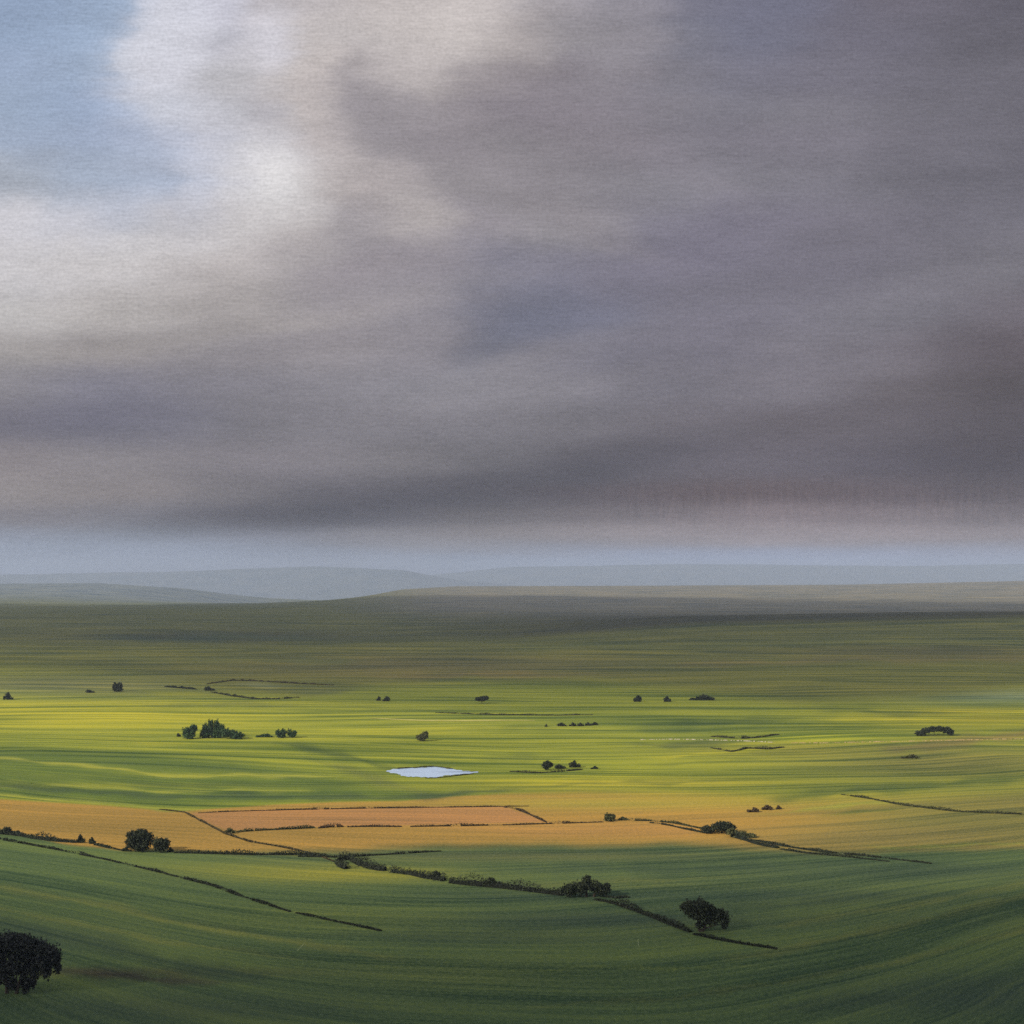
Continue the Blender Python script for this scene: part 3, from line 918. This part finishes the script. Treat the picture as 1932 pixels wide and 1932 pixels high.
# ------------------------------------------------------------------------------------------ haze
def build_haze():
    x, y0, y1, z0, z1 = 15500, -4200, 26500, -275, 330
    V = [(-x, y0, z0), (x, y0, z0), (x, y1, z0), (-x, y1, z0), (-x, y0, z1), (x, y0, z1), (x, y1, z1), (-x, y1, z1)]
    F = [(3, 2, 1, 0), (4, 5, 6, 7), (0, 1, 5, 4), (1, 2, 6, 5), (2, 3, 7, 6), (3, 0, 4, 7)]
    m = bpy.data.materials.new('haze_air')
    m.use_nodes = True
    nt = m.node_tree
    nt.nodes.clear()
    out = nt.nodes.new('ShaderNodeOutputMaterial')
    vs = nt.nodes.new('ShaderNodeVolumePrincipled')
    vs.inputs['Density Attribute'].default_value = ''
    vs.inputs['Color'].default_value = (.42, .48, .605, 1)
    vs.inputs['Density'].default_value = 6.8e-5
    nt.links.new(vs.outputs[0], out.inputs['Volume'])
    o = mesh_obj('haze', V, F, [m])
    o['kind'] = 'stuff'


build_haze()

# ------------------------------------------------------------------------------------------- sky
EXPO = 0.585
SKY = [  # elevation (as a row of the photograph) and colours along it, left to right
    (0, [(0, 140, 162, 192), (200, 150, 172, 200), (250, 190, 198, 210), (290, 203, 207, 215), (400, 196, 198, 206), (500, 186, 183, 183), (700, 188, 183, 178), (900, 190, 185, 180), (1000, 165, 162, 162), (1180, 140, 139, 143), (1320, 113, 115, 125), (1450, 106, 109, 120), (1700, 103, 102, 108), (1932, 92, 92, 97)]),
    (70, [(0, 145, 167, 196), (200, 152, 174, 202), (260, 200, 205, 213), (320, 206, 208, 214), (420, 180, 182, 188), (500, 205, 205, 208), (600, 190, 186, 182), (850, 197, 192, 186), (960, 165, 160, 156), (1100, 142, 140, 141), (1330, 115, 117, 124), (1400, 109, 112, 122), (1600, 104, 104, 111), (1932, 95, 95, 99)]),
    (140, [(0, 148, 168, 196), (200, 155, 176, 203), (240, 185, 196, 212), (300, 200, 202, 208), (420, 178, 179, 180), (520, 190, 187, 184), (620, 196, 190, 184), (680, 165, 160, 158), (790, 186, 180, 174), (900, 148, 143, 142), (1100, 126, 122, 126), (1300, 122, 122, 126), (1500, 112, 112, 118), (1932, 100, 100, 104)]),
    (200, [(0, 150, 170, 196), (230, 152, 173, 203), (300, 180, 190, 206), (400, 186, 188, 192), (480, 176, 175, 177), (600, 192, 186, 180), (680, 150, 146, 148), (850, 143, 138, 140), (1000, 128, 124, 128), (1400, 118, 118, 121), (1932, 102, 102, 106)]),
    (260, [(0, 154, 172, 197), (250, 154, 172, 200), (330, 168, 182, 206), (400, 192, 196, 204), (500, 192, 192, 195), (620, 184, 178, 174), (700, 150, 146, 148), (800, 140, 135, 138), (1000, 132, 129, 131), (1400, 118, 117, 121), (1932, 103, 103, 107)]),
    (340, [(0, 162, 174, 190), (150, 158, 174, 196), (300, 162, 178, 202), (350, 190, 198, 210), (450, 204, 205, 206), (530, 212, 212, 209), (580, 186, 181, 176), (700, 176, 170, 166), (850, 150, 146, 147), (1000, 136, 133, 135), (1300, 122, 122, 125), (1932, 100, 100, 104)]),
    (420, [(0, 200, 201, 203), (100, 196, 198, 202), (220, 185, 190, 198), (330, 188, 189, 192), (470, 196, 194, 191), (560, 176, 171, 167), (660, 158, 154, 154), (780, 168, 163, 160), (900, 148, 144, 147), (1050, 143, 141, 142), (1250, 122, 121, 128), (1600, 110, 109, 114), (1932, 104, 104, 108)]),
    (500, [(0, 198, 198, 198), (200, 194, 192, 189), (400, 184, 180, 176), (600, 158, 154, 153), (680, 150, 146, 148), (800, 145, 141, 145), (950, 128, 127, 136), (1200, 118, 117, 125), (1500, 110, 109, 115), (1932, 108, 108, 110)]),
    (590, [(0, 190, 189, 185), (200, 180, 177, 172), (450, 165, 161, 157), (650, 146, 142, 144), (800, 142, 139, 143), (930, 122, 122, 132), (1060, 112, 115, 128), (1300, 113, 112, 119), (1700, 110, 110, 113), (1932, 108, 105, 108)]),
    (660, [(0, 160, 157, 153), (200, 146, 142, 140), (400, 140, 137, 138), (600, 148, 144, 145), (800, 138, 135, 139), (960, 114, 113, 120), (1080, 112, 112, 121), (1300, 110, 109, 115), (1600, 112, 110, 113), (1932, 97, 92, 94)]),
    (730, [(0, 136, 134, 137), (200, 126, 125, 134), (400, 128, 126, 131), (650, 133, 131, 135), (900, 132, 131, 136), (1000, 128, 127, 131), (1200, 112, 111, 116), (1500, 108, 106, 109), (1700, 98, 94, 95), (1932, 82, 78, 78)]),
    (800, [(0, 116, 114, 122), (150, 111, 110, 120), (300, 114, 113, 122), (500, 120, 118, 122), (900, 126, 124, 128), (1100, 112, 110, 113), (1300, 104, 101, 104), (1500, 96, 92, 94), (1932, 78, 74, 76)]),
    (870, [(0, 140, 134, 134), (200, 134, 130, 131), (500, 132, 128, 131), (750, 122, 119, 121), (950, 108, 106, 109), (1150, 94, 91, 95), (1400, 92, 88, 92), (1932, 74, 70, 74)]),
    (930, [(0, 150, 144, 141), (250, 140, 134, 132), (400, 122, 118, 119), (600, 102, 99, 103), (900, 94, 91, 95), (1100, 88, 84, 88), (1400, 98, 89, 88), (1700, 96, 89, 90), (1932, 88, 82, 82)]),
    (975, [(0, 130, 126, 128), (250, 126, 124, 128), (500, 108, 105, 109), (700, 103, 100, 104), (900, 110, 105, 105), (1150, 112, 105, 104), (1500, 122, 112, 110), (1932, 118, 110, 107)]),
    (1010, [(0, 138, 142, 152), (250, 136, 141, 150), (500, 132, 134, 143), (700, 130, 127, 129), (900, 136, 130, 128), (1200, 142, 135, 132), (1500, 146, 137, 132), (1932, 138, 130, 125)]),
    (1045, [(0, 144, 152, 165), (300, 143, 150, 163), (600, 140, 145, 156), (850, 140, 142, 150), (1100, 140, 145, 157), (1400, 142, 148, 160), (1932, 142, 145, 152)]),
    (1075, [(0, 146, 155, 168), (300, 143, 148, 158), (600, 138, 140, 150), (900, 143, 155, 175), (1150, 140, 152, 172), (1500, 142, 152, 168), (1932, 136, 147, 165)]),
]


STROKES = [
    (300, 80, 80, 150, 0, (207, 211, 217), .8), (480, 90, 80, 60, 20, (206, 206, 210), .7), (520, 330, 90, 120, 60, (216, 216, 213), .9),
    (400, 300, 90, 120, 0, (197, 200, 207), .5), (630, 220, 60, 150, 20, (196, 190, 184), .7), (830, 80, 170, 90, 40, (198, 193, 187), .75), (790, 410, 70, 50, 0, (174, 169, 165), .6),
    (960, 700, 220, 40, 15, (142, 140, 143), .6), (1070, 430, 170, 24, -20, (146, 144, 146), .5), (1170, 100, 150, 60, 35, (143, 141, 143), .6),
    (200, 480, 330, 55, 8, (202, 201, 198), .6), (1500, 730, 260, 40, 8, (120, 118, 121), .5), (1000, 210, 180, 60, -30, (136, 131, 135), .4),
    (720, 220, 150, 120, 40, (152, 148, 150), .55), (850, 280, 280, 60, -25, (142, 138, 140), .6), (680, 515, 120, 36, 15, (146, 141, 144), .7),
    (980, 605, 120, 55, 40, (106, 110, 124), .7), (720, 405, 50, 30, 0, (160, 155, 154), .5), (450, 140, 40, 80, -20, (180, 180, 180), .5),
    (170, 785, 220, 36, 8, (110, 109, 122), .4), (700, 948, 480, 36, 7, (82, 79, 84), .85), (1130, 885, 260, 48, 10, (80, 78, 83), .75),
    (1880, 800, 150, 200, 0, (78, 73, 75), .5), (1390, 90, 110, 140, -10, (107, 110, 121), .45), (350, 640, 330, 22, 6, (152, 148, 143), .5),
    (900, 345, 330, 34, -22, (158, 154, 153), .35), (1000, 390, 330, 34, -24, (124, 121, 124), .4), (620, 600, 330, 26, 12, (164, 159, 156), .35), (560, 660, 300, 26, 10, (136, 132, 134), .4),
    (900, 760, 380, 40, 9, (142, 139, 142), .35), (1250, 640, 360, 40, 14, (124, 122, 129), .3), (1500, 860, 420, 40, 10, (106, 102, 105), .35), (1150, 240, 260, 46, -30, (138, 133, 137), .35), (1700, 560, 330, 50, 24, (120, 119, 122), .3), (300, 150, 110, 200, 0, (207, 209, 213), .35),
    (1270, 480, 300, 80, 20, (115, 113, 124), .5), (1400, 930, 420, 26, 0, (86, 74, 73), .7), (1450, 1003, 560, 22, 0, (148, 138, 134), .5),
    (1450, 1062, 700, 24, 0, (148, 161, 182), .85), (180, 1040, 460, 30, -2, (152, 162, 177), .8), (850, 1030, 300, 20, -4, (148, 145, 147), .5),
]


def build_sky():
    w = bpy.data.worlds.new('World')
    scene.world = w
    w.use_nodes = True
    t = NT(w.node_tree)
    bg = w.node_tree.nodes['Background']
    tc = t.n('ShaderNodeTexCoord').outputs['Generated']
    # bearings: how far right and how high of due north a direction of the sky lies
    sep = t.n('ShaderNodeSeparateXYZ', ins={0: tc})
    yy = t.math('MAXIMUM', sep.outputs[1], .08)
    A = t.math('DIVIDE', sep.outputs[0], yy)
    E = t.math('DIVIDE', sep.outputs[2], yy)
    vec = t.n('ShaderNodeCombineXYZ', ins={0: A, 1: E}).outputs[0]
    k = PHOTO * FOC

    def wn(scale, stretch, rot, seed, detail=4):
        mp = t.n('ShaderNodeMapping', ins={'Vector': vec, 'Scale': stretch, 'Rotation': (0, 0, rot), 'Location': (seed, seed * 1.7, 0)})
        nd = t.n('ShaderNodeTexNoise', ins={'Vector': mp.outputs[0], 'Scale': scale, 'Detail': detail, 'Roughness': .55})
        return nd.outputs['Color']
    hi = t.rng(E, .04, .28, 0, 1, True)             # wisps curl higher up, lie level near the horizon
    n1 = t.n('ShaderNodeSeparateXYZ', ins={0: wn(9, (1, 1.3, 1), .45, 3.0)})
    n2 = t.n('ShaderNodeSeparateXYZ', ins={0: wn(30, (1, 1.8, 1), .6, 9.0, 5)})
    n3 = t.n('ShaderNodeSeparateXYZ', ins={0: wn(14, (.35, 3.0, 1), .05, 5.0, 4)})

    def warp(base, i, a1, a2, a3):
        d = t.math('MULTIPLY', t.math('SUBTRACT', n1.outputs[i], .5), t.math('MULTIPLY', hi, a1))
        d = t.math('ADD', d, t.math('MULTIPLY', t.math('SUBTRACT', n2.outputs[i], .5), t.math('MULTIPLY', hi, a2)))
        d = t.math('ADD', d, t.math('MULTIPLY', t.math('SUBTRACT', n3.outputs[i], .5), a3))
        return t.math('ADD', base, d)
    Aw = warp(A, 0, .046, .014, .05)
    Ew = warp(E, 1, .040, .011, .012)
    X = t.rng(Aw, -.5 / FOC * 1.15, .5 / FOC * 1.15, 0, 1)
    zs, ramps = [], []
    for row, stops in SKY:
        d = pixel_dir(966, row)
        zs.append(d[2] / d[1])
        nd = t.n('ShaderNodeValToRGB')
        cr = nd.color_ramp
        cr.interpolation = 'EASE'
        while len(cr.elements) > 1:
            cr.elements.remove(cr.elements[-1])
        for i, (px, *c) in enumerate(stops):
            pos = ((px / PHOTO - .5) / FOC + .5 / FOC * 1.15) / (1.15 / FOC)
            e = cr.elements[0] if i == 0 else cr.elements.new(pos)
            e.position = pos
            if c[2] > c[0] + 24:            # the clear blue is a pale, greyed one
                c = (c[0] + 2, c[1] - 1, c[2] - 8)
            e.color = (*lin(c), 1)
        t.t.links.new(X, nd.inputs[0])
        ramps.append(nd.outputs[0])
    c = ramps[-1]
    for i in range(len(SKY) - 2, -1, -1):
        c = t.mix(t.rng(Ew, zs[i + 1], zs[i], 0, 1, True), c, ramps[i])
    # separate billows and wisps: centre, half axes (photograph pixels), slope in degrees, colour, weight
    vw = t.n('ShaderNodeCombineXYZ', ins={0: Aw, 1: Ew}).outputs[0]
    for cx, cy, rx, ry, ang, rgb, wgt in STROKES:
        d = pixel_dir(cx, cy)
        mp = t.n('ShaderNodeMapping', vector_type='TEXTURE', ins={'Vector': vw, 'Location': (d[0] / d[1], d[2] / d[1], 0), 'Rotation': (0, 0, math.radians(ang)), 'Scale': (rx * 1.5 / k, ry * 1.5 / k, 1)})
        ln = t.n('ShaderNodeVectorMath', operation='LENGTH', ins={0: mp.outputs[0]}).outputs['Value']
        c = t.mix(t.rng(ln, 1.0, 0.0, 0, wgt, True), c, (*lin(rgb), 1))
    # rain veils trailing below the cloud base, low on the right
    mpv = t.n('ShaderNodeMapping', ins={'Vector': vec, 'Scale': (1, .16, 1)})
    veil = t.rng(t.noise(mpv.outputs[0], 210, 5, .8), .42, .72)
    e0, e1, e2, e3 = [pixel_dir(966, q)[2] / pixel_dir(966, q)[1] for q in (1045, 960, 975, 880)]
    vm = t.math('MULTIPLY', t.rng(E, e0, e1, 0, 1, True), t.rng(E, e2, e3, 1, 0, True))
    vm = t.math('MULTIPLY', vm, t.rng(A, (1050 / PHOTO - .5) / FOC, (1250 / PHOTO - .5) / FOC, 0, 1, True))
    c = t.mix(t.math('MULTIPLY', t.math('MULTIPLY', veil, vm), .20), c, (*lin((172, 154, 145)), 1))
    # brushed texture of the cloud itself
    s1 = t.n('ShaderNodeSeparateXYZ', ins={0: wn(34, (.35, 1.6, 1), -.42, 15.0, 6)}).outputs[0]
    s2 = t.n('ShaderNodeSeparateXYZ', ins={0: wn(16, (.8, 1.5, 1), .5, 25.0, 6)}).outputs[0]
    s3 = t.n('ShaderNodeSeparateXYZ', ins={0: wn(460, (.9, 1.1, 1), 0, 31.0, 2)}).outputs[0]
    s4 = t.n('ShaderNodeSeparateXYZ', ins={0: wn(430, (.22, 1.3, 1), 0, 47.0, 2)}).outputs[0]
    br = t.math('ADD', t.math('MULTIPLY', t.math('SUBTRACT', s1, .5), .40), t.math('MULTIPLY', t.math('SUBTRACT', s2, .5), .26))
    br = t.math('ADD', br, t.math('MULTIPLY', t.math('SUBTRACT', s3, .5), .42))
    br = t.math('ADD', br, t.math('MULTIPLY', t.math('SUBTRACT', s4, .5), .34))
    br = t.math('ADD', br, 1.0)
    c = t.n('ShaderNodeVectorMath', operation='SCALE', ins={0: c, 'Scale': t.math('MULTIPLY', br, 1.05 / 2 ** EXPO)}).outputs[0]
    c = t.mix(1.0, c, (1.0, .972, 1.015, 1), 'MULTIPLY')
    c = t.mix(t.rng(A, -.05, .22, 0, 1, True), c, t.mix(1.0, c, (1.13, 1.10, 1.16, 1), 'MULTIPLY'))
    # the rest of the dome: broken bright cloud with the clear sky between
    nsky = t.n('ShaderNodeTexSky', sky_type='NISHITA')
    nsky.sun_disc = False
    nsky.sun_elevation = SUN_EL
    nsky.sun_rotation = math.atan2(TO_SUN.x, TO_SUN.y)
    clear = t.n('ShaderNodeVectorMath', operation='SCALE', ins={0: nsky.outputs[0], 'Scale': .12}).outputs[0]
    cl = t.rng(t.noise(tc, 2.2, 6, .55), .40, .58, 0, 1, True)
    gen = t.mix(cl, clear, (.56, .56, .58, 1))
    fr = t.math('MULTIPLY', t.rng(sep.outputs[1], .55, .80, 0, 1, True), t.rng(E, .62, .42, 0, 1, True))
    fin = t.mix(fr, gen, c)
    w.node_tree.links.new(fin, bg.inputs['Color'])
    bg.inputs['Strength'].default_value = 1.0


build_sky()

# ------------------------------------------------------------------------------------------- sun
sun = bpy.data.lights.new('sun', 'SUN')
sun.energy = 4.4
sun.angle = math.radians(.6)
sun.color = (1.0, .93, .80)
so = bpy.data.objects.new('sun', sun)
so.rotation_euler = TO_SUN.to_track_quat('Z', 'Y').to_euler()
so.location = (-200, -200, 400)
col.objects.link(so)

# ---------------------------------------------------------------------------------------- camera
cd = bpy.data.cameras.new('camera')
cd.sensor_fit = 'HORIZONTAL'
cd.sensor_width = 36
cd.lens = 36 * FOC
cd.clip_start = 1
cd.clip_end = 60000
cam = bpy.data.objects.new('camera', cd)
cam.location = CAM
cam.rotation_euler = (math.pi / 2 + PITCH, 0, 0)
col.objects.link(cam)
scene.camera = cam

scene.render.engine = 'CYCLES'
scene.cycles.use_denoising = False
scene.cycles.volume_bounces = 1
scene.cycles.max_bounces = 6
scene.cycles.diffuse_bounces = 2
scene.cycles.transparent_max_bounces = 24
scene.view_settings.view_transform = 'Standard'
scene.view_settings.look = 'None'
scene.view_settings.gamma = 1
scene.view_settings.exposure = EXPO
